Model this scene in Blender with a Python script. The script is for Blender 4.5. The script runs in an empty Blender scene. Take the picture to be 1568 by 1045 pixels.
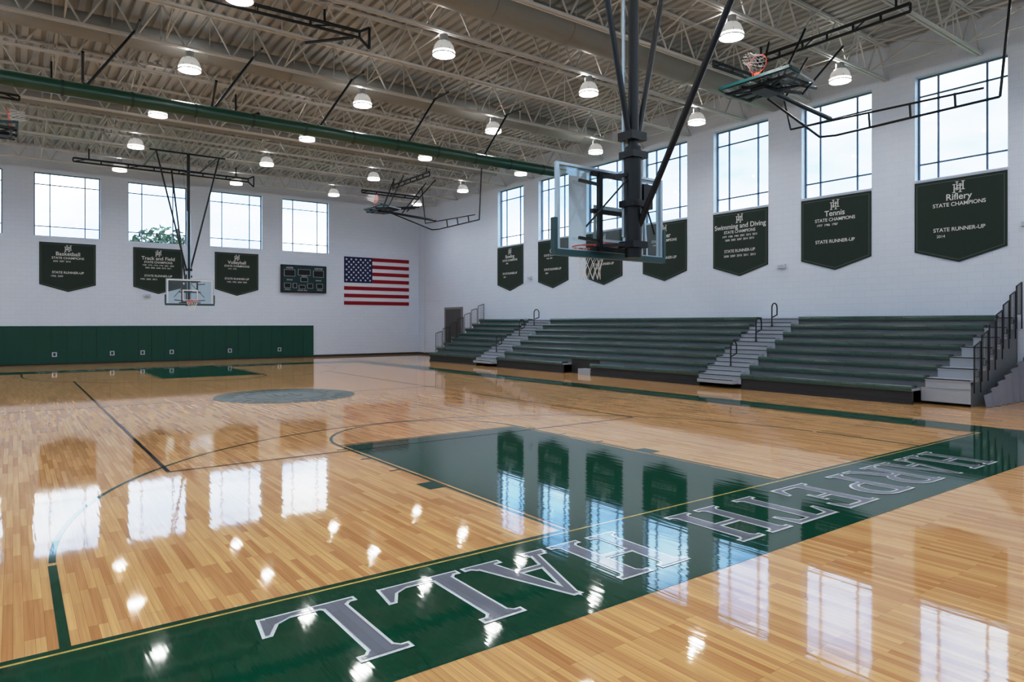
import bpy, math, random
from mathutils import Vector, Matrix
random.seed(4)
scene = bpy.context.scene
col = scene.collection

# ------------------------------------------------------------------ materials
def new_mat(name):
    m = bpy.data.materials.new(name); m.use_nodes = True
    nt = m.node_tree
    return m, nt, nt.nodes, nt.links, nt.nodes["Principled BSDF"]

def pmat(name, color, rough=0.5, metal=0.0, coat=0.0, noise=0.06, nscale=6.0, emit=None, estr=0.0, spec=0.5):
    m, nt, N, L, b = new_mat(name)
    b.inputs["Roughness"].default_value = rough
    b.inputs["Metallic"].default_value = metal
    b.inputs["Coat Weight"].default_value = coat
    b.inputs["Specular IOR Level"].default_value = spec
    if noise > 0:
        g = N.new("ShaderNodeNewGeometry")
        n = N.new("ShaderNodeTexNoise"); n.inputs["Scale"].default_value = nscale; n.inputs["Detail"].default_value = 3
        L.new(g.outputs["Position"], n.inputs["Vector"])
        r = N.new("ShaderNodeMix"); r.data_type = 'RGBA'
        r.inputs["A"].default_value = tuple(c*(1-noise) for c in color)+(1,)
        r.inputs["B"].default_value = tuple(min(1, c*(1+noise)) for c in color)+(1,)
        L.new(n.outputs["Fac"], r.inputs["Factor"]); L.new(r.outputs["Result"], b.inputs["Base Color"])
    else:
        b.inputs["Base Color"].default_value = tuple(color)+(1,)
    if emit:
        b.inputs["Emission Color"].default_value = tuple(emit)+(1,)
        b.inputs["Emission Strength"].default_value = estr
    return m

def math_node(N, op, a=None, b=None):
    n = N.new("ShaderNodeMath"); n.operation = op
    if a is not None: n.inputs[0].default_value = a
    if b is not None: n.inputs[1].default_value = b
    return n

COAT_IOR = 1.55
def varnish(N, L, b, cmb):
    b.inputs["Roughness"].default_value = 0.4
    b.inputs["Specular IOR Level"].default_value = 0.0
    b.inputs["Coat Weight"].default_value = 1.0
    b.inputs["Coat IOR"].default_value = COAT_IOR
    b.inputs["Coat Roughness"].default_value = 0.045
    n2 = N.new("ShaderNodeTexNoise"); n2.inputs["Scale"].default_value = 1.0; n2.inputs["Detail"].default_value = 2
    mp2 = N.new("ShaderNodeMapping"); mp2.inputs["Scale"].default_value = (1.3, 12, 1)
    L.new(cmb.outputs[0], mp2.inputs["Vector"]); L.new(mp2.outputs[0], n2.inputs["Vector"])
    bp = N.new("ShaderNodeBump"); bp.inputs["Strength"].default_value = 0.035; bp.inputs["Distance"].default_value = 0.02
    L.new(n2.outputs["Fac"], bp.inputs["Height"])
    L.new(bp.outputs[0], b.inputs["Coat Normal"])

def plank_coords(N, L):
    g = N.new("ShaderNodeNewGeometry")
    sep = N.new("ShaderNodeSeparateXYZ"); L.new(g.outputs["Position"], sep.inputs[0])
    cmb = N.new("ShaderNodeCombineXYZ")
    L.new(sep.outputs["Y"], cmb.inputs["X"]); L.new(sep.outputs["X"], cmb.inputs["Y"])
    return cmb

def plank_brick(N, L, cmb, c1, c2, mo, bias):
    br = N.new("ShaderNodeTexBrick"); br.offset = 0.37; br.offset_frequency = 3
    br.inputs["Scale"].default_value = 1.0
    br.inputs["Brick Width"].default_value = 0.75; br.inputs["Row Height"].default_value = 0.057
    br.inputs["Mortar Size"].default_value = 0.0012; br.inputs["Mortar Smooth"].default_value = 0.3
    br.inputs["Bias"].default_value = bias
    br.inputs["Color1"].default_value = c1+(1,); br.inputs["Color2"].default_value = c2+(1,); br.inputs["Mortar"].default_value = mo+(1,)
    L.new(cmb.outputs[0], br.inputs["Vector"])
    return br

def floor_material():
    m, nt, N, L, b = new_mat("maple_strip_floor")
    cmb = plank_coords(N, L)
    br = plank_brick(N, L, cmb, (0.78, 0.475, 0.215), (0.50, 0.24, 0.085), (0.36, 0.18, 0.07), -0.2)
    mp = N.new("ShaderNodeMapping"); mp.inputs["Scale"].default_value = (1.2, 40, 1)
    L.new(cmb.outputs[0], mp.inputs["Vector"])
    n = N.new("ShaderNodeTexNoise"); n.inputs["Scale"].default_value = 1.0; n.inputs["Detail"].default_value = 4
    L.new(mp.outputs[0], n.inputs["Vector"])
    cr = N.new("ShaderNodeValToRGB")
    cr.color_ramp.elements[0].position = 0.3; cr.color_ramp.elements[0].color = (0.84, 0.79, 0.74, 1)
    cr.color_ramp.elements[1].position = 0.7; cr.color_ramp.elements[1].color = (1.06, 1.06, 1.06, 1)
    L.new(n.outputs["Fac"], cr.inputs[0])
    mx = N.new("ShaderNodeMix"); mx.data_type = 'RGBA'; mx.blend_type = 'MULTIPLY'; mx.inputs["Factor"].default_value = 1
    L.new(br.outputs["Color"], mx.inputs["A"]); L.new(cr.outputs[0], mx.inputs["B"])
    L.new(mx.outputs["Result"], b.inputs["Base Color"])
    varnish(N, L, b, cmb)
    return m

def paint_floor(name, color):
    m, nt, N, L, b = new_mat(name)
    cmb = plank_coords(N, L)
    br = plank_brick(N, L, cmb, tuple(c*1.06 for c in color), tuple(c*0.92 for c in color), tuple(c*0.65 for c in color), 0)
    L.new(br.outputs["Color"], b.inputs["Base Color"])
    varnish(N, L, b, cmb)
    return m

def wall_material():
    m, nt, N, L, b = new_mat("painted_block_wall")
    g = N.new("ShaderNodeNewGeometry")
    sep = N.new("ShaderNodeSeparateXYZ"); L.new(g.outputs["Position"], sep.inputs[0])
    ad = math_node(N, 'ADD'); L.new(sep.outputs["X"], ad.inputs[0]); L.new(sep.outputs["Y"], ad.inputs[1])
    cmb = N.new("ShaderNodeCombineXYZ")
    L.new(ad.outputs[0], cmb.inputs["X"]); L.new(sep.outputs["Z"], cmb.inputs["Y"])
    br = N.new("ShaderNodeTexBrick"); br.inputs["Scale"].default_value = 1.0
    br.inputs["Brick Width"].default_value = 0.4; br.inputs["Row Height"].default_value = 0.2
    br.inputs["Mortar Size"].default_value = 0.006; br.inputs["Mortar Smooth"].default_value = 0.6
    br.inputs["Color1"].default_value = (0.64, 0.72, 0.84, 1)
    br.inputs["Color2"].default_value = (0.625, 0.705, 0.825, 1)
    br.inputs["Mortar"].default_value = (0.55, 0.62, 0.74, 1)
    L.new(cmb.outputs[0], br.inputs["Vector"]); L.new(br.outputs["Color"], b.inputs["Base Color"])
    bp = N.new("ShaderNodeBump"); bp.inputs["Strength"].default_value = 0.25; bp.inputs["Distance"].default_value = 0.01; bp.invert = True
    L.new(br.outputs["Fac"], bp.inputs["Height"]); L.new(bp.outputs[0], b.inputs["Normal"])
    b.inputs["Roughness"].default_value = 0.45
    return m

def glass_mat(name, tint, fac):
    m = bpy.data.materials.new(name); m.use_nodes = True
    nt = m.node_tree; N = nt.nodes; L = nt.links; N.clear()
    o = N.new("ShaderNodeOutputMaterial"); t = N.new("ShaderNodeBsdfTransparent"); t.inputs[0].default_value = tint+(1,)
    gl = N.new("ShaderNodeBsdfGlossy"); gl.inputs["Roughness"].default_value = 0.03
    mx = N.new("ShaderNodeMixShader"); mx.inputs[0].default_value = fac
    L.new(t.outputs[0], mx.inputs[1]); L.new(gl.outputs[0], mx.inputs[2]); L.new(mx.outputs[0], o.inputs[0])
    return m

M = {}
M['floor'] = floor_material()
M['green_paint'] = paint_floor("green_court_paint", (0.0005, 0.056, 0.028))
M['grey_paint'] = paint_floor("grey_letter_paint", (0.19, 0.205, 0.25))
M['white_paint'] = paint_floor("white_line_paint", (0.80, 0.84, 0.85))
M['black_paint'] = paint_floor("black_line_paint", (0.012, 0.014, 0.02))
M['gold_paint'] = paint_floor("gap_wood_line", (0.60, 0.40, 0.12))
M['emblem'] = paint_floor("emblem_soft_green", (0.11, 0.20, 0.14))
M['wall'] = wall_material()
M['trim_w'] = pmat("white_jamb_paint", (0.66, 0.75, 0.88), 0.5, noise=0.02)
M['mull'] = pmat("window_aluminium", (0.08, 0.12, 0.18), 0.4, 0.2)
M['glass'] = glass_mat("window_glass", (0.97, 0.99, 1.0), 0.03)
M['bglass'] = glass_mat("backboard_glass", (0.86, 0.93, 0.95), 0.08)
M['steel'] = pmat("painted_joist_steel", (0.50, 0.505, 0.50), 0.5, noise=0.06)
M['deck'] = pmat("roof_deck_paint", (0.35, 0.355, 0.35), 0.6, noise=0.06, nscale=1.0)
M['duct'] = pmat("duct_grey_paint", (0.21, 0.215, 0.21), 0.45, noise=0.05)
M['black'] = pmat("black_powdercoat", (0.004, 0.005, 0.006), 0.4, 0.0, spec=0.3)
M['curtain'] = pmat("green_divider_vinyl", (0.003, 0.042, 0.022), 0.3)
M['greenpad'] = pmat("green_wall_pad_vinyl", (0.002, 0.050, 0.033), 0.45, spec=0.3)
M['seam'] = pmat("pad_seam", (0.002, 0.020, 0.013), 0.6)
M['seat'] = pmat("green_seat_plastic", (0.010, 0.055, 0.045), 0.22, noise=0.10, spec=0.6)
M['riser'] = pmat("bleacher_riser_metal", (0.12, 0.135, 0.15), 0.5)
M['deckg'] = pmat("bleacher_deck_grey", (0.33, 0.37, 0.41), 0.4)
M['step'] = pmat("aisle_step_grey", (0.33, 0.37, 0.42), 0.45)
M['dark'] = pmat("dark_base", (0.010, 0.011, 0.013), 0.6)
M['canvas'] = pmat("grey_end_curtain", (0.20, 0.215, 0.27), 0.8, noise=0.12, nscale=3)
M['banner'] = pmat("banner_felt_green", (0.021, 0.034, 0.028), 0.85, noise=0.08, spec=0.2)
M['bantext'] = pmat("banner_lettering", (0.66, 0.68, 0.68), 0.7, noise=0.0)
M['stitch'] = pmat("banner_stitching", (0.09, 0.12, 0.11), 0.8, noise=0.0)
M['red'] = pmat("flag_red", (0.24, 0.006, 0.016), 0.75, spec=0.2)
M['white'] = pmat("flag_white", (0.68, 0.71, 0.78), 0.75, noise=0.02)
M['blue'] = pmat("flag_blue", (0.008, 0.016, 0.065), 0.75, spec=0.2)
M['score'] = pmat("scoreboard_face", (0.010, 0.034, 0.040), 0.5, spec=0.2)
M['digit'] = pmat("scoreboard_window", (0.004, 0.005, 0.006), 0.4, spec=0.2)
M['metal'] = pmat("aluminium", (0.42, 0.50, 0.56), 0.35, 0.5)
M['rimred'] = pmat("rim_orange", (0.70, 0.06, 0.02), 0.4)
M['net'] = pmat("net_white", (0.8, 0.8, 0.8), 0.8, noise=0.0)
M['padteal'] = pmat("backboard_pad_teal", (0.003, 0.05, 0.055), 0.4)
M['door'] = pmat("door_brown_grey", (0.045, 0.042, 0.046), 0.5)
M['doorframe'] = pmat("door_frame", (0.16, 0.16, 0.18), 0.5)
M['plastic'] = pmat("white_plastic", (0.62, 0.67, 0.72), 0.5)
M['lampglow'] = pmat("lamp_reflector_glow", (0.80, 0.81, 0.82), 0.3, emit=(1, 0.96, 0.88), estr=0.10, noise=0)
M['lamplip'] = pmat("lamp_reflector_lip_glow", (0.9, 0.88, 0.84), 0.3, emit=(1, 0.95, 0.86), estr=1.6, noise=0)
M['lamp'] = pmat("lamp_emitter", (1, 1, 1), 0.4, emit=(1.0, 0.98, 0.97), estr=62, noise=0)
M['lamphouse'] = pmat("lamp_housing", (0.42, 0.42, 0.43), 0.4, 0.2)
M['leaf'] = pmat("foliage", (0.03, 0.065, 0.025), 0.8, noise=0.6, nscale=3)
M['bark'] = pmat("bark", (0.10, 0.07, 0.05), 0.9)
M['grass'] = pmat("grass", (0.10, 0.16, 0.06), 0.9, noise=0.3)

# ------------------------------------------------------------------ mesh builder
class MB:
    def __init__(s, T=None):
        s.v = []; s.f = []; s.m = []; s.sm = []; s.mats = []; s.T = T
    def mi(s, k):
        mt = M[k]
        if mt not in s.mats: s.mats.append(mt)
        return s.mats.index(mt)
    def add(s, vs, fs, k, smooth=False):
        o = len(s.v)
        for p in vs:
            p = Vector(p)
            s.v.append(tuple(s.T @ p) if s.T else tuple(p))
        i = s.mi(k)
        for f in fs:
            s.f.append([o+j for j in f]); s.m.append(i); s.sm.append(smooth)
    def box(s, x0, x1, y0, y1, z0, z1, k):
        vs = [(x0,y0,z0),(x1,y0,z0),(x1,y1,z0),(x0,y1,z0),(x0,y0,z1),(x1,y0,z1),(x1,y1,z1),(x0,y1,z1)]
        s.add(vs, [(0,3,2,1),(4,5,6,7),(0,1,5,4),(1,2,6,5),(2,3,7,6),(3,0,4,7)], k)
    def tube(s, p, q, r, k, n=8, r2=None):
        p = Vector(p); q = Vector(q); d = (q-p)
        if d.length < 1e-6: return
        d.normalize(); up = Vector((0,0,1)) if abs(d.z) < 0.95 else Vector((1,0,0))
        a = d.cross(up).normalized(); b = d.cross(a).normalized()
        r2 = r if r2 is None else r2
        vs = []
        off = math.pi/4 if n == 4 else 0
        for c, rr in ((p, r), (q, r2)):
            for i in range(n):
                t = 2*math.pi*i/n+off
                vs.append(c + a*math.cos(t)*rr + b*math.sin(t)*rr)
        fs = [(i, (i+1) % n, n+(i+1) % n, n+i) for i in range(n)]
        s.add(vs, fs, k, n > 4)
        s.add(vs[:n], [tuple(range(n))[::-1]], k); s.add(vs[n:], [tuple(range(n))], k)
    def path(s, pts, r, k, n=8):
        for a, b in zip(pts[:-1], pts[1:]): s.tube(a, b, r, k, n)
    def poly(s, pts, k):
        s.add(pts, [tuple(range(len(pts)))], k)
    def lathe(s, prof, k, c=(0,0,0), n=20):
        vs = []; fs = []
        for r, z in prof:
            for i in range(n):
                t = 2*math.pi*i/n; vs.append((c[0]+r*math.cos(t), c[1]+r*math.sin(t), c[2]+z))
        for j in range(len(prof)-1):
            for i in range(n):
                fs.append((j*n+i, j*n+(i+1) % n, (j+1)*n+(i+1) % n, (j+1)*n+i))
        s.add(vs, fs, k, True)
    def ringtube(s, c, ax1, ax2, R, r, k, n=28):
        pts = [Vector(c)+Vector(ax1)*R*math.cos(2*math.pi*i/n)+Vector(ax2)*R*math.sin(2*math.pi*i/n) for i in range(n+1)]
        s.path(pts, r, k, 6)
    def mesh(s, name):
        me = bpy.data.meshes.new(name); me.from_pydata(s.v, [], s.f)
        for mt in s.mats: me.materials.append(mt)
        me.polygons.foreach_set("material_index", s.m); me.polygons.foreach_set("use_smooth", s.sm)
        me.update(); return me
    def obj(s, name, parent=None):
        o = bpy.data.objects.new(name, s.mesh(name)); col.objects.link(o)
        if parent: o.parent = parent
        return o

def empty(name, loc=(0,0,0), rz=0):
    e = bpy.data.objects.new(name, None); col.objects.link(e)
    e.location = loc; e.rotation_euler = (0,0,rz); e.empty_display_size = 0.3
    return e

def text(body, loc, size, rot, matk, parent, name="lettering", align='CENTER', ext=0.002, bold=0.0):
    c = bpy.data.curves.new(name, 'FONT'); c.body = body; c.size = size; c.align_x = align; c.align_y = 'CENTER'; c.extrude = ext
    c.offset = bold
    c.materials.append(M[matk])
    o = bpy.data.objects.new(name, c); col.objects.link(o)
    o.location = loc; o.rotation_euler = rot
    if parent: o.parent = parent
    return o

# ------------------------------------------------------------------ room constants
XL, XR = -9.2, 21.3
YN, YF = -2.0, 39.3
ZT = 10.42
CX, CY = 6.08, 18.82          # court centre
YB = 5.0                      # near baseline
YB2 = 2*CY - YB

mb = MB(); mb.box(XL-0.3, XR+0.3, YN-0.3, YF+0.3, -0.2, 0.0, 'floor'); mb.obj("floor")

def wall_boxes(name, axis, c0, c1, a0, a1, ops):
    mb = MB()
    def bx(u0, u1, z0, z1):
        if u1-u0 < 1e-4: return
        if axis == 'x': mb.box(u0, u1, c0, c1, z0, z1, 'wall')
        else: mb.box(c0, c1, u0, u1, z0, z1, 'wall')
    z0, z1 = 6.15, 9.2
    bx(a0, a1, 0, z0); bx(a0, a1, z1, ZT+0.15)
    cur = a0
    for (p, q) in ops:
        bx(cur, p, z0, z1); cur = q
    bx(cur, a1, z0, z1)
    return mb.obj(name)

TH = 0.34
far_w = [(-7.0, -4.25), (-3.1, -0.4), (0.8, 3.5), (4.7, 7.45), (8.6, 11.35), (12.5, 15.25)]
right_w = [(-0.3, 2.0), (3.2, 5.5), (6.75, 9.05), (10.3, 12.6), (13.85, 16.15), (17.4, 19.7), (20.9, 23.2), (24.45, 26.75), (28.0, 30.3)]
wall_boxes("wall_far", 'x', YF, YF+TH, XL-TH, XR+TH, far_w)
wall_boxes("wall_near", 'x', YN-TH, YN, XL-TH, XR+TH, far_w)
wall_boxes("wall_right", 'y', XR, XR+TH, YN, YF, right_w)
wall_boxes("wall_left", 'y', XL-TH, XL, YN, YF, right_w)

wn = [0]
def window(axis, c_in, outdir, p, q):
    wn[0] += 1
    z0, z1 = 6.15, 9.2
    mb = MB()
    ca = c_in + outdir*0.20; cb = c_in + outdir*0.26
    lo, hi = min(ca, cb), max(ca, cb)
    def bx(u0, u1, za, zb, k, l=lo, h=hi):
        if axis == 'x': mb.box(u0, u1, l, h, za, zb, k)
        else: mb.box(l, h, u0, u1, za, zb, k)
    f = 0.05
    bx(p, p+f, z0, z1, 'mull'); bx(q-f, q, z0, z1, 'mull'); bx(p+f, q-f, z0, z0+f, 'mull'); bx(p+f, q-f, z1-f, z1, 'mull')
    w = q-p
    for t in (0.235, 0.765): bx(p+w*t-0.024, p+w*t+0.024, z0+f, z1-f, 'mull')
    for zt in (z0+0.5, z1-0.55): bx(p+f, q-f, zt-0.022, zt+0.022, 'mull')
    mid = (lo+hi)/2
    bx(p+f, q-f, z0+f, z1-f, 'glass', mid-0.003, mid+0.003)
    s0, s1 = c_in + outdir*0.20, c_in - outdir*0.03
    bx(p-0.03, q+0.03, z0-0.03, z0+0.012, 'trim_w', min(s0, s1), max(s0, s1))
    mb.obj("window_%d" % wn[0])
for p, q in far_w: window('x', YF, 1, p, q)
for p, q in right_w: window('y', XR, 1, p, q)
for p, q in far_w: window('x', YN, -1, p, q)  # near-wall windows behind the camera, added to let in skylight
for p, q in right_w: window('y', XL, -1, p, q)  # left-wall windows out of view, added for more skylight

mb = MB(); mb.box(14.3, XR-0.015, YF-0.015, YF, 0, 0.12, 'dark'); mb.obj("baseboard_far")
mb = MB(); mb.box(XR-0.015, XR, YN, YF-0.02, 0, 0.12, 'dark'); mb.obj("baseboard_right")
mb = MB(); mb.box(XL, XL+0.015, YN, YF, 0, 0.12, 'dark'); mb.obj("baseboard_left")
mb = MB(); mb.box(XL+0.02, XR-0.02, YN, YN+0.015, 0, 0.12, 'dark'); mb.obj("baseboard_near")

# ceiling: corrugated deck, ribs run along Y
mb = MB()
x = XL-0.2; prof = []
while x < XR+0.2:
    prof += [(x, ZT), (x+0.16, ZT), (x+0.18, ZT+0.09), (x+0.28, ZT+0.09), (x+0.30, ZT)]
    x += 0.30
vs = []; fs = []
for (px, pz) in prof: vs += [(px, YN-0.2, pz), (px, YF+0.2, pz)]
for i in range(len(prof)-1): fs.append((2*i, 2*i+1, 2*i+3, 2*i+2))
mb.add(vs, fs, 'deck')
mb.box(XL-0.4, XR+0.4, YN-0.4, YF+0.4, ZT+0.15, ZT+0.25, 'deck')
mb.obj("ceiling")

# roof joists
JB, JT = 9.34, 10.36
JY = [9.85 + 2.465*k for k in range(-4, 12)]
def joist(y):
    mb = MB()
    for dy in (-0.045, 0.045):
        mb.tube((XL+0.01, y+dy, JB), (XR-0.01, y+dy, JB), 0.042, 'steel', 4)
        mb.tube((XL+0.01, y+dy, JT), (XR-0.01, y+dy, JT), 0.042, 'steel', 4)
    n = 26; w = (XR-XL-0.02)/n
    for i in range(n):
        x0 = XL+0.01+i*w; xm = x0+w/2; x1 = x0+w
        mb.tube((x0, y, JB), (xm, y, JT), 0.027, 'steel', 6)
        mb.tube((xm, y, JT), (x1, y, JB), 0.027, 'steel', 6)
        if i % 2 == 0: mb.tube((xm, y, JT), (xm, y, JB), 0.016, 'steel', 4)
    mb.obj("roof_joist")
for y in JY: joist(y)
ducts = [(13.55, 9.80, 0.42), (20.95, 9.85, 0.34), (28.35, 9.85, 0.30)]
for a, b in zip(JY[:-1], JY[1:]):
    if any(a < d[0] < b for d in ducts): continue
    mb = MB()
    for xb_ in (-6.4, -3.8, -1.3, 1.0, 3.2, 6.3, 8.8, 11.2, 13.6, 16.0, 18.4, 20.2):
        for zz in (JB+0.05, JT-0.05): mb.tube((xb_, a+0.08, zz), (xb_, b-0.08, zz), 0.022, 'steel', 4)
        mb.tube((xb_, a+0.08, JB+0.05), (xb_, b-0.08, JT-0.05), 0.02, 'steel', 4); mb.tube((xb_, a+0.08, JT-0.05), (xb_, b-0.08, JB+0.05), 0.02, 'steel', 4)
    mb.obj("joist_bridging")

def duct(y, z, r, x0, x1):
    mb = MB(); mb.tube((x0, y, z), (x1, y, z), r, 'duct', 24)
    x = x0+1.2
    while x < x1-0.1:
        mb.tube((x-0.03, y, z), (x+0.03, y, z), r+0.02, 'duct', 24)
        for s in (-1, 1): mb.tube((x, y+s*r, z), (x, y+s*r, ZT-0.03), 0.01, 'steel', 4)
        x += 2.4
    mb.obj("air_duct")
for d in ducts: duct(d[0], d[1]-0.05, d[2], XL+0.5, XR-(0.05 if d[0] < 15 else 1.5))

# high-bay lamps
mb = MB()
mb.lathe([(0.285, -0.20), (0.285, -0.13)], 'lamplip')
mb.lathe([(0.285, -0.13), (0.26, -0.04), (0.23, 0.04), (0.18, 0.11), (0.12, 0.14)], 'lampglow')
mb.lathe([(0.12, 0.14), (0.115, 0.17), (0.11, 0.30), (0.02, 0.33)], 'lamphouse')
mb.lathe([(0.295, -0.215), (0.295, -0.19), (0.28, -0.19), (0.28, -0.215), (0.295, -0.215)], 'lamphouse')
mb.lathe([(0.0, -0.12), (0.20, -0.12)], 'lamp')
for i in range(8):
    t = math.pi*i/4
    mb.tube((0.287*math.cos(t), 0.287*math.sin(t), -0.13), (0.185*math.cos(t), 0.185*math.sin(t), 0.112), 0.007, 'lamphouse', 4)
mb.tube((0, 0, 0.32), (0, 0, 0.36), 0.012, 'lamphouse', 6)
lamp_me = mb.mesh("high_bay_lamp")
ul = bpy.data.lights.new("lamp_uplight", 'POINT'); ul.energy = 7; ul.shadow_soft_size = 0.06; ul.color = (1, 0.96, 0.90)
for ix in range(-2, 4):
    for iy in range(-2, 6):
        X = 3.8 + 4.93*ix; Y = 9.85 + 4.95*iy
        yj = min(JY, key=lambda t: abs(t-Y))
        o = bpy.data.objects.new("high_bay_lamp", lamp_me); col.objects.link(o); o.location = (X, yj, 8.95)
        u = bpy.data.objects.new("uplight", ul); col.objects.link(u); u.parent = o; u.location = (0.0, 0.22, 0.30)

# ------------------------------------------------------------------ court markings
Z1, Z2, Z3, Z4 = 0.0015, 0.003, 0.0045, 0.008
def rect(mb, x0, x1, y0, y1, z, k): mb.poly([(x0,y0,z),(x1,y0,z),(x1,y1,z),(x0,y1,z)], k)
def arc(mb, cx, cy, R, w, a0, a1, z, k, n=64):
    vs = []; fs = []
    for i in range(n+1):
        t = a0+(a1-a0)*i/n
        for r in (R-w/2, R+w/2): vs.append((cx+r*math.cos(t), cy+r*math.sin(t), z))
    for i in range(n): fs.append((2*i, 2*i+1, 2*i+3, 2*i+2))
    mb.add(vs, fs, k)
court = empty("court_markings")
mb = MB()
HW = 8.05
xa, xb = CX-HW, CX+HW
for sgn, yb in ((1, YB), (-1, YB2)):
    def Y(d): return yb + sgn*d
    def r2(x0, x1, d0, d1, z, k):
        ya, yc = sorted((Y(d0), Y(d1))); rect(mb, x0, x1, ya, yc, z, k)
    r2(xa-1.0, xb+1.0, -1.56, -0.085, Z1, 'green_paint')
    r2(xa, xb, -0.085, -0.060, Z1, 'gold_paint')
    r2(xa-1.0, xb+0.0, -0.060, 0.0, Z1, 'green_paint')
    r2(CX-1.74, CX+1.74, 0.0, 5.52, Z1, 'green_paint')
    for s in (-1, 1):
        xs = sorted((CX+s*1.78, CX+s*1.83)); r2(xs[0], xs[1], 0, 5.61, Z1, 'green_paint')
        xs = sorted((CX+s*1.83, CX+s*2.05)); r2(xs[0], xs[1], 2.15, 2.50, Z1, 'green_paint')
        for d in (3.35, 4.3, 5.2):
            xs = sorted((CX+s*1.83, CX+s*1.98)); r2(xs[0], xs[1], d, d+0.05, Z1, 'green_paint')
        xs = sorted((CX+s*5.79, CX+s*5.85)); r2(xs[0], xs[1], 0, 1.75, Z1, 'green_paint')
    r2(CX-1.83, CX+1.83, 5.56, 5.61, Z1+0.0004, 'green_paint')
    a0 = 0.0 if sgn == 1 else math.pi
    arc(mb, CX, Y(5.60), 1.80, 0.05, a0, a0+math.pi, Z1+0.0002, 'green_paint')
    d = 0.03
    arc(mb, CX, Y(1.65), 5.82, 0.05, a0+d, a0+math.pi-d, Z1+0.0002, 'green_paint', 128)
ye0, ye1 = YB+0.001, YB2-0.001
rect(mb, xb, xb+0.06, ye0, ye1, Z1, 'green_paint')
rect(mb, xb+0.10, xb+1.0, YB-0.085, YB2+0.085, Z1, 'green_paint')
rect(mb, xa-0.06, xa, ye0, ye1, Z1, 'green_paint')
rect(mb, xa-1.0, xa-0.10, YB-0.085, YB2+0.085, Z1, 'green_paint')
rect(mb, xa, xb, CY-0.025, CY+0.025, Z2, 'green_paint')
vx0, vx1 = CX-4.4, CX+4.5; vy0, vy1 = CY-8.75, CY+8.75
for x in (vx0, vx1): rect(mb, x-0.025, x+0.025, vy0, vy1, Z3, 'black_paint')
for y in (vy0, vy1): rect(mb, vx0, vx1, y-0.02, y+0.02, Z3+0.0005, 'black_paint')
mb.obj("painted_lines", court)
mb = MB()
arc(mb, CX, CY, 1.47, 0.76, 0, 2*math.pi, Z3, 'green_paint', 96)
arc(mb, CX, CY, 1.05, 0.03, 0, 2*math.pi, Z4, 'grey_paint', 96)
arc(mb, CX, CY, 0.53, 1.06, 0, 2*math.pi, Z3+0.0005, 'green_paint', 64)
for s in (-1, 1):
    for dx in (-0.35, 0.1):
        rect(mb, CX+dx+0.12*s, CX+dx+0.12*s+0.12, CY-0.45+0.1*s, CY+0.45+0.1*s, Z4+0.0005*s, 'emblem')
rect(mb, CX-0.4, CX+0.45, CY-0.06, CY+0.06, Z4+0.001, 'emblem')
mb.obj("centre_emblem", court)
def ring_text(s, R, size, a_start, da):
    for i, ch in enumerate(s):
        t = a_start - i*da
        text(ch, (CX+R*math.cos(t), CY+R*math.sin(t), Z4), size, (0, 0, t-math.pi/2), 'emblem', court, "ring_letter", ext=0)
ring_text("HARPETH HALL", 1.45, 0.46, math.pi*0.93, 0.24)
ring_text("HARPETH HALL", 1.45, 0.46, -math.pi*0.07, 0.24)

# serif letters of the end band
def rc(x0, x1, y0, y1): return [(x0,y0),(x1,y0),(x1,y1),(x0,y1)]
def bowl(cx, cy, rx, ry, rxi, ryi):
    out = []; n = 14
    for i in range(n):
        t0 = -math.pi/2+math.pi*i/n; t1 = -math.pi/2+math.pi*(i+1)/n
        out.append([(cx+rxi*math.cos(t0), cy+ryi*math.sin(t0)), (cx+rx*math.cos(t0), cy+ry*math.sin(t0)),
                    (cx+rx*math.cos(t1), cy+ry*math.sin(t1)), (cx+rxi*math.cos(t1), cy+ryi*math.sin(t1))])
    return out
def serif(xc, w, y, up):
    d = 0.05
    if up: return [rc(xc-w, xc+w, y, y+0.035), [(xc-w*0.75, y+0.03), (xc+w*0.75, y+0.03), (xc+0.09, y+0.03+d), (xc-0.09, y+0.03+d)]]
    return [rc(xc-w, xc+w, y-0.035, y), [(xc-0.09, y-0.03-d), (xc+0.09, y-0.03-d), (xc+w*0.75, y-0.03), (xc-w*0.75, y-0.03)]]
G = {}
G['H'] = [rc(.12,.28,0,1), rc(.66,.82,0,1), rc(.28,.66,.48,.53)] + serif(.20,.18,0,True)+serif(.20,.18,1,False)+serif(.74,.18,0,True)+serif(.74,.18,1,False)
G['L'] = [rc(.12,.28,0,1), rc(.12,.74,0,.05), [(.66,.05),(.78,0),(.82,.28),(.79,.28)], [(.55,.05),(.72,.05),(.77,.16)]] + serif(.20,.18,0,True)+serif(.20,.18,1,False)
G['A'] = [[(.10,0),(.16,0),(.49,.92),(.45,1)], [(.66,0),(.85,0),(.49,1),(.43,1)], rc(.24,.70,.32,.365)] + serif(.13,.12,0,True)+serif(.755,.19,0,True)
G['T'] = [rc(.37,.53,0,1), rc(.06,.84,.95,1), [(.02,.72),(.05,.72),(.16,.95),(.05,1)], [(.85,.72),(.88,.72),(.85,1),(.74,.95)]] + serif(.45,.18,0,True)
G['E'] = [rc(.12,.28,0,1), rc(.12,.74,0,.05), [(.66,.05),(.78,0),(.82,.25),(.79,.25)], rc(.12,.72,.95,1), [(.62,.95),(.73,.76),(.76,.76),(.74,1)],
          rc(.28,.56,.49,.53), [(.55,.40),(.58,.40),(.58,.62),(.55,.62)]] + serif(.20,.18,0,True)+serif(.20,.18,1,False)
G['P'] = [rc(.12,.28,0,1), rc(.28,.45,.95,1), rc(.28,.45,.43,.48)] + bowl(.45,.715,.34,.285,.18,.235) + serif(.20,.18,0,True)+serif(.20,.18,1,False)
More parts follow.
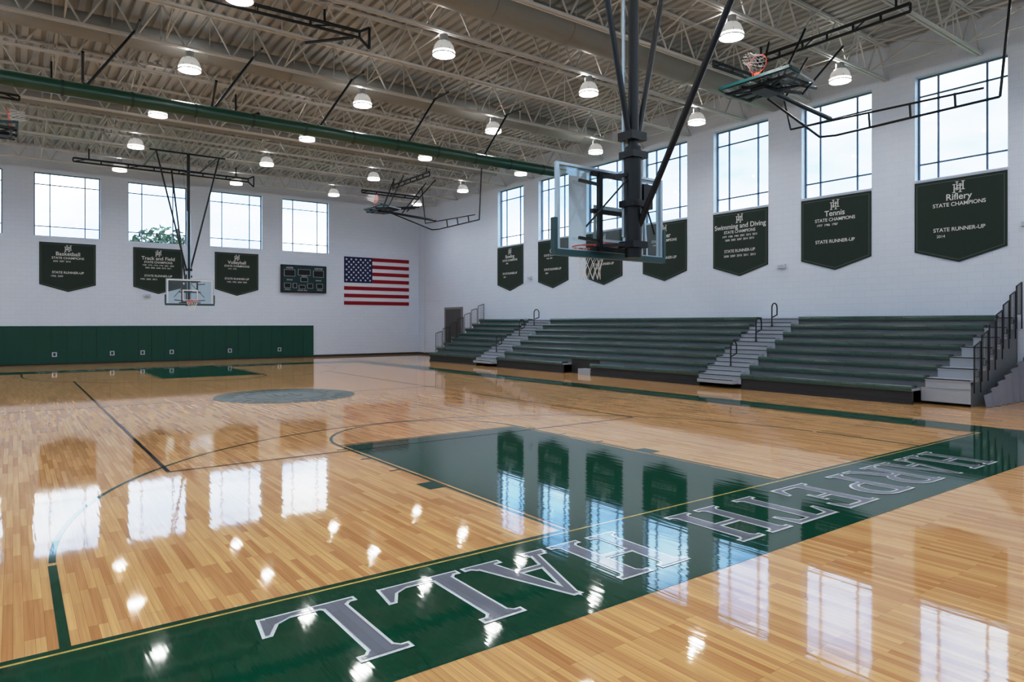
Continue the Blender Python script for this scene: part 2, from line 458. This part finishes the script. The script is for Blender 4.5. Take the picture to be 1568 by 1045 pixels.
G['R'] = [rc(.12,.28,0,1), rc(.28,.43,.95,1), rc(.28,.43,.46,.51)] + bowl(.43,.73,.33,.27,.17,.22) + [[(.40,.48),(.56,.50),(.84,.04),(.70,.0)], rc(.70,.93,0,.035)] + serif(.20,.18,0,True)+serif(.20,.18,1,False)
def offset(poly, d):
    n = len(poly); A = sum(poly[i][0]*poly[(i+1)%n][1]-poly[(i+1)%n][0]*poly[i][1] for i in range(n))
    if A < 0: poly = poly[::-1]
    if d == 0: return poly
    out = []
    for i in range(n):
        p0 = Vector(poly[i-1]); p1 = Vector(poly[i]); p2 = Vector(poly[(i+1) % n])
        e1 = (p1-p0).normalized(); e2 = (p2-p1).normalized()
        n1 = Vector((e1.y, -e1.x)); n2 = Vector((e2.y, -e2.x))
        k = n1+n2
        if k.length < 1e-6: k = n1
        k.normalize(); c = max(0.45, k.dot(n1))
        out.append(tuple(p1 + k*d/c))
    return out
def band_text(word, X0, Yb, s, adv, mbw, flip):
    x = X0
    for i, ch in enumerate(word):
        polys = G[ch]
        for (d, z, k) in ((0.028, Z3, 'white_paint'), (0.0, Z4, 'grey_paint')):
            for j, poly in enumerate(polys):
                pts = [(x - flip*px*s*0.95, Yb - flip*py*s, z+j*0.0001) for px, py in offset(poly, d)]
                mbw.poly(pts, k)
        x -= flip*adv
mbw = MB()
band_text("HARPETH", 11.42, 4.66, 0.90, 0.875, mbw, 1)
band_text("HALL", 4.62, 4.66, 0.90, 0.875, mbw, 1)
band_text("HARPETH", 2*CX-11.42, 2*CY-4.66, 0.90, 0.875, mbw, -1)
band_text("HALL", 2*CX-4.62, 2*CY-4.66, 0.90, 0.875, mbw, -1)
mbw.obj("end_band_letters", court)

# ------------------------------------------------------------------ wall pads
par = empty("wall_padding")
mb = MB()
x = 14.3
while x-0.61 > XL:
    mb.box(x-0.603, x-0.007, YF-0.055, YF-0.031, 0.06, 1.86, 'greenpad'); x -= 0.61
mb.box(XL+0.05, 14.3, YF-0.03, YF-0.001, 0.02, 1.84, 'seam')
mb.box(XL+0.05, 14.3, YF-0.035, YF-0.002, 0.0, 0.05, 'dark')
mb.obj("pads", par)
mb = MB()
for X in (1.6, 4.0, 5.35, 6.7, 9.6, 12.3):
    mb.box(X-0.10, X+0.10, YF-0.065, YF-0.05, 0.38, 0.60, 'metal'); mb.box(X-0.05, X+0.05, YF-0.07, YF-0.06, 0.42, 0.56, 'dark')
mb.obj("outlet_plates", par)

# ------------------------------------------------------------------ banners
def banner(wall, c, ztop, title, lines, below):
    e = empty("championship_banner")
    w = 1.15; zs = ztop-2.0; zt = ztop-2.35
    mb = MB()
    def P(u, z, off):
        return (c+u, YF-off, z) if wall == 'far' else (XR-off, c-u, z)
    out = [(-w, ztop), (w, ztop), (w, zs), (0, zt), (-w, zs)]
    mb.poly([P(u, z, 0.03) for u, z in out], 'banner')
    mb.poly([P(u, z, 0.005) for u, z in out], 'banner')
    n = len(out)
    for i in range(n):
        a = out[i]; b = out[(i+1) % n]
        mb.poly([P(*a, 0.005), P(*b, 0.005), P(*b, 0.03), P(*a, 0.03)], 'banner')
        a2 = (a[0]*0.95, zs+0.9+(a[1]-zs-0.9)*0.95); b2 = (b[0]*0.95, zs+0.9+(b[1]-zs-0.9)*0.95)
        a3 = (a[0]*0.938, zs+0.9+(a[1]-zs-0.9)*0.938); b3 = (b[0]*0.938, zs+0.9+(b[1]-zs-0.9)*0.938)
        mb.poly([P(*a2, 0.032), P(*b2, 0.032), P(*b3, 0.032), P(*a3, 0.032)], 'stitch')
    mb.tube(P(-w, ztop, 0.02), P(w, ztop, 0.02), 0.018, 'banner', 8)
    for s in (-1, 1):
        zc = ztop-0.25+0.035*s; uc = 0.035*s
        for du in (-0.09, 0.06):
            mb.poly([P(uc+du, zc-0.12, 0.034), P(uc+du+0.03, zc-0.12, 0.034), P(uc+du+0.03, zc+0.12, 0.034), P(uc+du, zc+0.12, 0.034)], 'bantext')
        for dz in (-0.12, 0.105):
            for du in (-0.12, 0.03):
                mb.poly([P(uc+du, zc+dz, 0.0345), P(uc+du+0.09, zc+dz, 0.0345), P(uc+du+0.09, zc+dz+0.018, 0.0345), P(uc+du, zc+dz+0.018, 0.0345)], 'bantext')
        mb.poly([P(uc-0.09, zc-0.012, 0.035), P(uc+0.09, zc-0.012, 0.035), P(uc+0.09, zc+0.012, 0.035), P(uc-0.09, zc+0.012, 0.035)], 'bantext')
    mb.obj("banner_cloth", e)
    rot = (math.pi/2, 0, 0) if wall == 'far' else (math.pi/2, 0, -math.pi/2)
    def T(s, u, z, size, bold=0.002):
        text(s, P(u, z, 0.034), size, rot, 'bantext', e, bold=bold)
    T(title, 0, ztop-0.52, 0.25, 0.003)
    T("STATE CHAMPIONS", 0, ztop-0.72, 0.15, 0.002)
    z = ztop-0.88
    for l in lines:
        T(l, 0 if len(l) > 22 else -0.25, z, 0.10, 0.001); z -= 0.13
    T("STATE RUNNER-UP", 0, ztop-1.42, 0.15, 0.002)
    if below: T(below, 0 if len(below) > 20 else -0.45, ztop-1.60, 0.11, 0.001)
for c, t, l, b in ((2.15, "Basketball", ["2003  2007  2010"], "1996  2009"), (6.08, "Track and Field", ["1989  1992  1994  1996  2001  2003", "2004  2006  2008  2010  2011"], "1995  2002  2012"),
                (9.98, "Volleyball", ["1991  1993"], "1992  1996  2000  2005")):
    banner('far', c, 5.86, t, l, b)
rb = [("Riflery", [], "2014"), ("Tennis", ["1977  1986  1987"], None), ("Swimming and Diving", ["1979  1980  1984  2001  2012  2013", "2000  2005  2007  2014  2015"], "2008  2009  2010  2011  2013"),
      ("Soccer", ["1997  2004  2008"], None), ("Lacrosse", ["2003  2005  2007  2012"], "2001"), ("Golf", ["1988  1999"], "2004"), ("Bowling", ["2006"], "2011")]
for (p, q), (t, l, b) in zip(right_w[2:], rb): banner('right', (p+q)/2, 6.06, t, l, b)

# ------------------------------------------------------------------ scoreboard
e = empty("scoreboard")
mb = MB()
mb.box(12.4, 15.0, YF-0.16, YF-0.001, 3.8, 5.35, 'score')
for a in ((12.37,12.43,3.78,5.37),(14.97,15.03,3.78,5.37)): mb.box(a[0],a[1],YF-0.18,YF-0.002,a[2],a[3],'digit')
mb.box(12.43,14.97,YF-0.18,YF-0.002,5.31,5.37,'digit'); mb.box(12.43,14.97,YF-0.18,YF-0.002,3.78,3.84,'digit')
wins = [(12.55,13.15,4.72,5.08),(13.35,14.05,4.80,5.12),(14.25,14.85,4.72,5.08),(13.5,13.9,4.42,4.66),(12.55,12.9,4.05,4.30),(13.05,13.25,4.05,4.3),(13.4,13.75,4.0,4.2),(13.9,14.2,4.05,4.3),(14.45,14.8,4.05,4.3)]
for (x0,x1,z0,z1) in wins:
    mb.box(x0,x1,YF-0.175,YF-0.16,z0,z1,'digit')
    for zz in (z0-0.012, z1): mb.box(x0-0.012,x1+0.012,YF-0.178,YF-0.16,zz,zz+0.012,'plastic')
    for xx in (x0-0.012, x1): mb.box(xx,xx+0.012,YF-0.178,YF-0.16,z0,z1,'plastic')
mb.obj("scoreboard_cabinet", e)
for s, X, Zt, sz in (("HOME",12.85,5.19,0.14),("VISITOR",14.55,5.19,0.14),("PERIOD",13.7,4.73,0.09),("FOULS",12.72,3.94,0.11),("PLAYER  FOUL",13.6,3.90,0.09),("FOULS",14.62,3.94,0.11),("BONUS",12.85,4.5,0.10),("BONUS",14.55,4.5,0.10)):
    text(s, (X, YF-0.18, Zt), sz, (math.pi/2,0,0), 'bantext', e)

# ------------------------------------------------------------------ flag
e = empty("american_flag")
fx0, fx1, fz0, fz1 = 16.2, 20.6, 3.12, 6.06
mb = MB(); sh = (fz1-fz0)/13
mb.box(fx0, fx1, YF-0.02, YF-0.002, fz0, fz1, 'white')
for i in range(0, 13, 2): mb.box(fx0, fx1, YF-0.025, YF-0.018, fz1-(i+1)*sh, fz1-i*sh, 'red')
ux = fx0+(fx1-fx0)*0.42; uz = fz1-7*sh
mb.box(fx0, ux, YF-0.03, YF-0.02, uz, fz1, 'blue')
def star(cx, cz, r):
    pts = []
    for i in range(10):
        t = math.pi/2+i*math.pi/5; rr = r if i % 2 == 0 else r*0.4
        pts.append((cx+rr*math.cos(t), YF-0.032, cz+rr*math.sin(t)))
    c = (cx, YF-0.032, cz)
    for i in range(10): mb.poly([c, pts[i], pts[(i+1) % 10]], 'white')
for r in range(9):
    n = 6 if r % 2 == 0 else 5
    for k in range(n):
        star(fx0+(ux-fx0)*((2*k+1 if r % 2 == 0 else 2*k+2)/12), fz1-(fz1-uz)*(r+1)/10, 0.085)
mb.obj("flag_cloth", e)

# ------------------------------------------------------------------ door, conduit, devices
mb = MB(); XW = XR-0.016
mb.box(XW-0.06, XW, 33.85, 33.97, 0, 2.95, 'doorframe'); mb.box(XW-0.06, XW, 35.75, 35.87, 0, 2.95, 'doorframe'); mb.box(XW-0.06, XW, 33.97, 35.75, 2.83, 2.95, 'doorframe')
mb.box(XW-0.035, XW, 33.97, 34.855, 0, 2.83, 'door'); mb.box(XW-0.035, XW, 34.865, 35.75, 0, 2.83, 'door')
for y in (34.75, 34.97): mb.box(XW-0.10, XW-0.035, y-0.02, y+0.02, 0.9, 1.2, 'metal')
mb.obj("door_1")
mb = MB(); mb.path([(XR-0.04, 38.4, 0.1), (XR-0.04, 38.4, 8.0), (XR-0.04, 36.0, 8.0)], 0.022, 'plastic'); mb.path([(XR-0.04, 38.4, 3.4), (XR-0.04, 36.2, 3.4)], 0.018, 'plastic'); mb.obj("wall_conduit")
for (y, z) in ((13.3, 3.95), (6.3, 4.6), (27.4, 4.3)):
    mb = MB(); mb.box(XR-0.12, XR-0.001, y-0.14, y+0.14, z-0.07, z+0.07, 'plastic'); mb.box(XR-0.135, XR-0.12, y-0.10, y+0.10, z-0.04, z+0.04, 'metal'); mb.obj("wall_horn_speaker")
mb = MB(); mb.box(5.4, 5.75, YF-0.12, YF-0.001, 3.35, 3.5, 'plastic'); mb.box(5.45, 5.7, YF-0.14, YF-0.12, 3.37, 3.48, 'metal'); mb.obj("wall_horn_speaker")

# ------------------------------------------------------------------ bleachers
e = empty("bleachers")
NR = 8; DX = 0.45; DZ = 0.25; X0 = 17.7; Z0 = 0.46
aisles = [(12.45, 14.0), (25.3, 27.0)]
body = MB(); seats = MB(); steps = MB()
for k in range(NR):
    xk = X0+DX*k; zk = Z0+DZ*k
    xe = XR-0.12 if k == NR-1 else xk+DX+0.06
    ya = 7.6-0.10*k
    segs = [(ya, 12.45), (14.0, 25.3), (27.0, 31.5)]
    for (s0, s1) in segs:
        parts = [(s0, s1)]
        if k == 0 and s0 == 14.0: parts = [(14.0, 19.1), (20.7, 25.3)]
        for (p, q) in parts:
            body.box(xk+0.02, xe, p, q, zk-0.13, zk-0.07, 'deckg')
            body.box(xk+0.07, xk+0.10, p, q, (zk-0.07-DZ-0.05) if k else 0.0, zk-0.13, 'riser' if k else 'dark')
            n = max(1, round((q-p)/0.457)); w = (q-p)/n
            for i in range(n):
                y0 = p+i*w+0.004; y1 = p+(i+1)*w-0.004
                pr = [(0.0, -0.14), (-0.012, -0.06), (0.0, -0.015), (0.03, 0.0), (0.26, -0.008), (0.31, -0.02), (0.31, -0.075), (0.03, -0.14)]
                vs = [(xk+a, y0, zk+b) for a, b in pr]+[(xk+a, y1, zk+b) for a, b in pr]; m = len(pr)
                fs = [tuple(range(m)), tuple(range(2*m-1, m-1, -1))]+[(j, m+j, m+(j+1) % m, (j+1) % m) for j in range(m)]
                seats.add(vs, fs, 'seat')
    for (p, q) in aisles:
        steps.box(xk+0.0, xe, p, q, zk-0.12, zk-0.06, 'step')
        steps.box(xk+0.02, xk+0.05, p, q, max(0, zk-0.06-DZ), zk-0.12, 'step')
        lo = max(0.0, zk-0.06-DZ)
        steps.box(xk-0.22, xk+0.02, p+0.12, q-0.12, lo, zk-0.06-DZ/2, 'step')
        steps.box(xk-0.225, xk-0.215, p+0.12, q-0.12, zk-0.06-DZ/2-0.025, zk-0.06-DZ/2+0.002, 'dark')
        body.box(xk-0.008, xk, p, q, zk-0.085, zk-0.058, 'dark')
    if k >= 1:
        steps.box(xk, xe, 6.5, ya-0.02, zk-0.12, zk-0.06, 'step'); steps.box(xk+0.02, xk+0.05, 6.5, ya-0.02, zk-0.06-DZ, zk-0.12, 'step')
        body.box(xk-0.008, xk, 6.5, ya-0.02, zk-0.085, zk-0.058, 'dark')
        if k == 1: steps.box(xk+0.02, xk+0.05, 6.5, 7.58, 0.08, zk-0.3, 'step')
steps.box(X0+0.12, X0+0.5, 19.2, 19.9, 0, 0.22, 'step')
body.box(X0+DX+0.05, X0+DX+0.08, 19.1, 20.7, 0, 0.6, 'dark')
for (p, q) in ((7.6, 12.45), (14.0, 19.1), (20.7, 25.3), (27.0, 31.5)): body.box(X0+0.03, X0+0.06, p, q, 0.0, 0.09, 'dark')
pts = [(X0+DX+0.1, 6.52, 0.0), (XR-0.12, 6.52, 0.0), (XR-0.12, 6.52, Z0+DZ*(NR-1)-0.1), (X0+DX+0.1, 6.52, 0.5)]
body.poly(pts, 'riser')
pts = [(X0+0.1, 31.48, 0.0), (XR-0.12, 31.48, 0.0), (XR-0.12, 31.48, Z0+DZ*(NR-1)-0.1), (X0+0.2, 31.48, 0.32)]
body.poly(pts, 'riser')
body.box(XR-0.12, XR-0.09, 6.5, 31.5, 0, Z0+DZ*7-0.06, 'riser')
body.obj("bleacher_frame", e); seats.obj("bench_seats", e); steps.obj("aisle_steps", e)
hr = MB()
for (p, q) in aisles:
    yc = (p+q)/2
    for k in (1, 4, 6):
        xk = X0+DX*k+0.15; zk = Z0+DZ*k-0.06
        pts = [(xk, yc, zk)]
        for i in range(9):
            t = math.pi - math.pi*i/8
            pts.append((xk+0.15+0.15*math.cos(t), yc, zk+0.62+0.15*math.sin(t)))
        pts.append((xk+0.30, yc, zk+0.38)); pts.append((xk+0.05, yc, zk+0.30))
        hr.path(pts, 0.022, 'black'); hr.tube((xk, yc, zk), (xk, yc, zk+0.03), 0.04, 'black')
hr.obj("loop_handrails", e)
def guard(y, k0, matk):
    g = MB()
    for k in range(k0, NR, 1):
        xk = X0+DX*k; zk = Z0+DZ*k-0.06
        h = 0.80
        x1 = xk+DX-0.05
        g.path([(xk+0.02, y, zk-0.3), (xk+0.02, y, zk+h), (x1, y, zk+h+0.12), (x1, y, zk-0.3)], 0.017, matk, 6)
        g.tube((xk+0.02, y, zk+0.08), (x1, y, zk+0.08), 0.012, matk, 6)
        for j in range(1, 4):
            xx = xk+0.02+(x1-xk-0.02)*j/4; g.tube((xx, y, zk+0.08), (xx, y, zk+h+0.03*j), 0.009, matk, 4)
    g.obj("end_guard_rail", e)
guard(6.42, 1, 'black'); guard(31.6, 1, 'black')

mb = MB(); n = 24; vs = []; fs = []
for i in range(n+1):
    x = 18.4+(XR-0.1-18.4)*i/n; y = 6.25+0.05*math.sin(i*1.7)
    zt = 0.25+(x-18.4)*0.32
    vs += [(x, y, 0.01), (x, y+0.05, zt)]
for i in range(n): fs.append((2*i, 2*i+2, 2*i+3, 2*i+1))
mb.add(vs, fs, 'canvas', True); mb.obj("bleacher_end_curtain")

# ------------------------------------------------------------------ basketball hoops
def board_parts(T, par):
    """board: XZ plane, bottom centre at origin, playing face +Y"""
    mb = MB(T)
    mb.box(-0.90, 0.90, -0.006, 0.006, 0.02, 1.05, 'bglass'); mb.obj("backboard_glass", par)
    mb = MB(T)
    for s in (-1, 1): mb.box(s*0.915-0.02, s*0.915+0.02, -0.03, 0.012, 0.0, 1.07, 'metal')
    mb.box(-0.895, 0.895, -0.03, 0.012, 1.04, 1.07, 'metal'); mb.box(-0.895, 0.895, -0.03, 0.012, 0.0, 0.04, 'metal')
    for (a,b,c,d) in ((-0.89,-0.85,0.04,1.04),(0.85,0.89,0.04,1.04),(-0.85,0.85,1.0,1.04),(-0.305,-0.255,0.17,0.62),(0.255,0.305,0.17,0.62),(-0.255,0.255,0.57,0.62),(-0.255,0.255,0.17,0.20)):
        mb.box(a,b,0.007,0.010,c,d,'net')
    mb.obj("backboard_frame", par)
    mb = MB(T)
    mb.box(-0.97, 0.97, -0.045, 0.03, -0.05, 0.025, 'padteal')
    for s in (-1, 1): mb.box(min(s*0.93, s*0.98), max(s*0.93, s*0.98), -0.045, 0.03, 0.025, 0.40, 'padteal')
    mb.obj("edge_padding", par)
    mb = MB(T)
    rc_ = (0, 0.40, 0.15)
    mb.ringtube(rc_, (1,0,0), (0,1,0), 0.23, 0.011, 'rimred')
    mb.box(-0.10, 0.10, 0.012, 0.05, 0.04, 0.18, 'rimred'); mb.box(-0.08, 0.08, 0.05, 0.19, 0.13, 0.145, 'rimred')
    mb.tube((-0.07, 0.04, 0.05), (-0.12, 0.20, 0.14), 0.008, 'rimred'); mb.tube((0.07, 0.04, 0.05), (0.12, 0.20, 0.14), 0.008, 'rimred')
    mb.obj("rim", par)
    mb = MB(T)
    n = 12; rows = [(0.225, 0.14), (0.19, 0.03), (0.155, -0.07), (0.135, -0.17), (0.14, -0.28)]
    def pt(r, z, i, off): t = 2*math.pi*(i+off)/n; return (r*math.cos(t), 0.40+r*math.sin(t), z)
    for j in range(len(rows)-1):
        r0, z0 = rows[j]; r1, z1 = rows[j+1]; o0 = 0.5*(j % 2); o1 = 0.5*((j+1) % 2)
        for i in range(n):
            a = pt(r0, z0, i, o0)
            mb.tube(a, pt(r1, z1, i, o1), 0.004, 'net', 4); mb.tube(a, pt(r1, z1, i-1 if o0 == 0 else i+1, o1), 0.004, 'net', 4)
    mb.obj("net", par)

HB = JB-0.06   # level of the hoop frames under the joists
def hanging_hoop(x, y, rz, zb=2.90):
    par = empty("ceiling_hung_basketball_hoop", (x, y, 0), rz)
    board_parts(Matrix.Translation((0, 0, zb)), par)
    mb = MB()
    for s in (-0.30, 0.30): mb.tube((s, -0.10, zb+0.03), (s, -0.10, zb+1.0), 0.04, 'black', 4)
    for z in (0.06, 0.52, 0.98): mb.tube((-0.42, -0.08, zb+z), (0.42, -0.08, zb+z), 0.036, 'black', 4)
    for z in (0.15, 0.85):
        for s in (-0.6, 0.6): mb.tube((s, -0.05, zb+z+0.03), (s*0.5, -0.10, zb+z), 0.025, 'black', 4)
    ym = -0.38
    for s in (-0.10, 0.10):
        mb.tube((s*2.6, -0.10, zb+0.95), (s, ym, zb+0.95), 0.028, 'black', 4)
        mb.tube((s*2.6, -0.10, zb+0.10), (s, ym, zb+0.10), 0.028, 'black', 4)
    mb.tube((0.0, ym, zb-0.02), (0.0, ym, HB), 0.066, 'black', 12)
    mb.tube((0.0, ym, zb-0.06), (0.0, ym, zb+1.30), 0.105, 'black', 12)
    for z in (zb+0.1, zb+0.6, zb+1.2): mb.box(-0.13, 0.13, ym-0.12, ym+0.12, z-0.04, z+0.04, 'black')
    for s in (-1, 1): mb.tube((s*0.06, ym+0.11, zb+0.2), (s*0.06, ym+0.11, 6.8), 0.022, 'metal', 8)
    mb.box(-0.13, 0.13, ym-0.10, ym+0.14, 4.24, 4.34, 'black')
    mb.box(0.10, 0.26, ym-0.08, ym+0.08, zb+0.55, zb+0.85, 'black')
    mb.tube((0.18, ym, zb+0.55), (0.18, ym-0.05, zb-0.02), 0.018, 'metal', 6)
    for s in (-1, 1):
        mb.tube((s*0.08, ym, 4.3), (s*1.25, ym, HB), 0.036, 'black', 8)
        mb.tube((s*0.10, ym, zb+0.9), (s*0.60, ym+0.2, zb+0.3), 0.012, 'black', 6)
    mb.tube((-1.5, ym, HB), (1.5, ym, HB), 0.045, 'black', 4)
    mb.tube((0.03, ym-0.02, zb+0.25), (0.05, ym-3.6, HB), 0.038, 'black', 8)
    mb.tube((-1.2, ym-3.6, HB), (1.2, ym-3.6, HB), 0.045, 'black', 4)
    for s in (-1, 1): mb.tube((s*1.2, ym, HB+0.01), (s*1.2, ym-3.6, HB+0.01), 0.035, 'black', 4)
    mb.tube((0.0, ym+0.1, 4.4), (0.5, ym+1.4, HB), 0.006, 'black', 4)
    mb.obj("support_mast", par)
hanging_hoop(CX+0.06, 6.22, 0, 2.86)
hanging_hoop(CX, 2*CY-6.22, math.pi, 2.80)

def ladder_boom(mb, p, q, gap, n):
    p = Vector(p); q = Vector(q); s = Vector((0,0,1))*gap
    mb.tube(p, q, 0.042, 'black', 6); mb.tube(p-s, q-s, 0.036, 'black', 6)
    for i in range(n+1):
        c = p.lerp(q, i/n); mb.tube(c, c-s, 0.03, 'black', 6)
        if i < n and i % 2 == 0: mb.tube(c-s, p.lerp(q, (i+0.5)/n), 0.02, 'black', 5)

def folded_hoop(x, y, z, sx):
    par = empty("folded_basketball_hoop", (x, y, z), 0 if sx > 0 else math.pi)
    T = Matrix.Rotation(math.radians(6), 4, 'Y') @ Matrix(((0,0,1,-0.53),(1,0,0,0),(0,1,0,0),(0,0,0,1)))
    board_parts(T, par)
    mb = MB()
    for s in (-0.35, 0.35): mb.tube((-0.55, s, -0.06), (1.9, s*0.6, 0.25), 0.045, 'black', 6)
    for a in (-0.4, 0.0, 0.4): mb.tube((a, -0.8, -0.09), (a, 0.8, -0.09), 0.045, 'black', 4)
    for s in (-0.8, 0.8): mb.tube((-0.5, s, -0.09), (0.5, s, -0.09), 0.035, 'black', 4)
    mb.tube((-0.45, -0.75, -0.12), (0.45, 0.75, -0.12), 0.03, 'black', 4); mb.tube((-0.45, 0.75, -0.12), (0.45, -0.75, -0.12), 0.03, 'black', 4)
    mb.box(-0.35, 0.35, -0.2, 0.2, -0.20, -0.10, 'black')
    mb.tube((0.2, 0, -0.12), (3.0, 0, -0.30), 0.06, 'black', 8)
    zt = JB-0.05-z
    ladder_boom(mb, (1.0, 0.9, zt-0.25), (1.0, -2.9, zt-0.25), 0.18, 6)
    ladder_boom(mb, (-0.6, 1.1, zt-0.65), (2.6, 1.1, zt-0.65), 0.13, 4)
    for yy in (0.8, -2.6): mb.tube((1.0, yy, zt-0.25), (1.0, yy, zt), 0.03, 'black', 6)
    for yy in (-0.5, 0.5):
        mb.tube((0.9, yy, zt), (0.1, yy*0.6, -0.05), 0.03, 'black', 6)
        mb.tube((2.7, yy, zt), (1.2, yy*0.5, -0.05), 0.03, 'black', 6)
    mb.path([(0.7, 0.4, -0.1), (2.9, 0.25, -0.75), (3.1, -0.1, -0.75), (3.1, -3.9, -0.72), (3.1, -4.1, zt)], 0.032, 'black', 8)
    mb.path([(3.05, 1.6, zt), (3.05, 1.2, -0.3), (3.05, -3.6, -0.45)], 0.028, 'black', 8)
    for yy in (-1.0, -2.0, -3.0): mb.tube((3.1, yy, -0.74), (3.05, yy, -0.40), 0.03, 'black', 6)
    mb.obj("folding_frame", par)
folded_hoop(14.9, 9.75, 7.85, 1)
folded_hoop(14.6, 30.6, 7.6, 1)
folded_hoop(-0.45, 25.6, 7.85, -1)

def booms(name, items, stays):
    mb = MB()
    for (p, q, n) in items:
        ladder_boom(mb, p, q, 0.15, n)
        for t in (0.08, 0.92):
            c = Vector(p).lerp(Vector(q), t); mb.tube(c, (c.x, c.y, JB-0.03), 0.03, 'black', 6)
        p2 = Vector(q); d = (Vector(q)-Vector(p)).normalized()
        mb.path([p2, p2+d*0.25+Vector((0,0,0.15)), p2+d*0.25+Vector((0,0,-0.35)), p2+Vector((0,0,-0.15))], 0.035, 'black', 6)
    for (p, q) in stays: mb.tube(p, q, 0.04, 'black', 6)
    mb.obj(name)
booms("hoop_support_boom", [((-4.0, 15.6, 9.0), (6.7, 15.3, 9.0), 9)], [((-0.5, 17.5, 9.25), (3.2, 15.5, 9.05)), ((6.6, 15.5, 8.9), (6.1, 17.3, 9.25))])
booms("hoop_support_boom", [((-4.0, 11.9, 9.1), (3.6, 12.0, 9.1), 7)], [])
booms("hoop_support_boom", [((0.4, 22.9, 8.7), (6.2, 22.7, 8.7), 6)], [((1.5, 21.4, 9.25), (1.6, 22.8, 8.7)), ((4.9, 21.6, 9.25), (5.0, 22.7, 8.7))])
booms("hoop_support_boom", [((2.0, 33.4, 8.85), (9.0, 33.4, 8.85), 7)], [])

# divider curtain roll
e = empty("divider_curtain")
mb = MB(); mb.tube((XL+1.0, CY, 7.45), (15.8, CY, 7.45), 0.17, 'curtain', 16)
x = XL+1.6
while x < 15.8:
    mb.tube((x-0.03, CY, 7.45), (x+0.03, CY, 7.45), 0.182, 'seam', 16); x += 1.42
mb.obj("rolled_curtain", e)
mb = MB()
mb.tube((XL+1.0, CY+0.22, 7.66), (15.9, CY+0.22, 7.66), 0.035, 'black', 6)
x = -7.16
while x < 15:
    mb.tube((x, CY+0.2, 7.62), (x+1.05, CY+0.3, 9.26), 0.036, 'black', 6)
    mb.tube((x-0.1, CY+0.0, 7.62), (x+0.3, CY+0.22, 7.62), 0.04, 'black', 6)
    mb.tube((x+1.05, CY-0.5, 9.24), (x+1.05, CY+0.45, 9.24), 0.03, 'black', 6)
    mb.tube((x, CY, 7.45), (x, CY+0.22, 7.7), 0.02, 'black', 6)
    x += 2.85
mb.obj("curtain_hangers", e)

# ------------------------------------------------------------------ outside
mb = MB(); mb.box(-150, 150, -150, 150, -0.6, -0.35, 'grass'); mb.obj("lawn")
def tree(x, y, h, r):
    e = empty("tree", (x, y, -0.35)); mb = MB(); mb.tube((0,0,0), (0,0,h*0.6), 0.3, 'bark', 10, 0.15)
    for i in range(5):
        t = i*1.3; mb.tube((0,0,h*0.4), (r*0.5*math.cos(t), r*0.5*math.sin(t), h*0.7), 0.12, 'bark', 6, 0.04)
    mb.obj("trunk", e)
    mb = MB()
    for i in range(1400):
        a = random.uniform(0, 6.28); b = random.uniform(-1, 1); rr = r*(random.random()**0.4)
        c = Vector((rr*math.cos(a)*math.sqrt(1-b*b), rr*math.sin(a)*math.sqrt(1-b*b), h*0.68+rr*b*0.85))
        s = random.uniform(0.2, 0.45); u = Vector((random.gauss(0,1), random.gauss(0,1), random.gauss(0,1))).normalized(); v = u.orthogonal().normalized()
        mb.poly([c-u*s, c-v*s*0.5, c+u*s, c+v*s*0.5], 'leaf')
    mb.obj("foliage", e)
tree(11.2, 70, 12.0, 3.8); tree(13.5, 74, 10.0, 3.2)

# ------------------------------------------------------------------ sky
w = bpy.data.worlds.new("sky"); scene.world = w; w.use_nodes = True
N = w.node_tree.nodes; L = w.node_tree.links
bg = N["Background"]
tc = N.new("ShaderNodeTexCoord"); n = N.new("ShaderNodeTexNoise"); n.inputs["Scale"].default_value = 3.6; n.inputs["Detail"].default_value = 6
mp = N.new("ShaderNodeMapping"); mp.inputs["Scale"].default_value = (1, 1, 2.2)
L.new(tc.outputs["Generated"], mp.inputs[0]); L.new(mp.outputs[0], n.inputs["Vector"])
cr = N.new("ShaderNodeValToRGB")
cr.color_ramp.elements[0].position = 0.40; cr.color_ramp.elements[0].color = (0.175, 0.34, 0.60, 1)
cr.color_ramp.elements[1].position = 0.62; cr.color_ramp.elements[1].color = (0.92, 0.97, 1.0, 1)
el = cr.color_ramp.elements.new(0.5); el.color = (0.42, 0.60, 0.84, 1)
L.new(n.outputs["Fac"], cr.inputs[0]); L.new(cr.outputs[0], bg.inputs[0]); bg.inputs[1].default_value = 2.7

# ------------------------------------------------------------------ camera
cam = bpy.data.cameras.new("camera"); co = bpy.data.objects.new("camera", cam); col.objects.link(co)
co.location = (0, 0, 2.0); co.rotation_euler = (math.radians(90), 0, math.radians(-36.3))
cam.lens = 23.88; cam.sensor_width = 36; cam.shift_y = -0.0175; cam.clip_start = 0.05; cam.clip_end = 500
scene.camera = co
vs_ = scene.view_settings
vs_.view_transform = 'Standard'
vs_.look = 'None'
vs_.exposure = 0.0
# soft highlight shoulder (tone curve): raw value L -> display linear
vs_.use_curve_mapping = True
cm = vs_.curve_mapping
W = 2.7
cm.white_level = (W, W, W)
c = cm.curves[3]
def cv(Lr, out): return (Lr/W, out)
pts = [cv(0.08, 0.175), cv(0.22, 0.50), cv(0.40, 0.76), cv(0.75, 0.90), cv(1.5, 0.97)]
for px, py in pts: c.points.new(px, py)
cm.update()
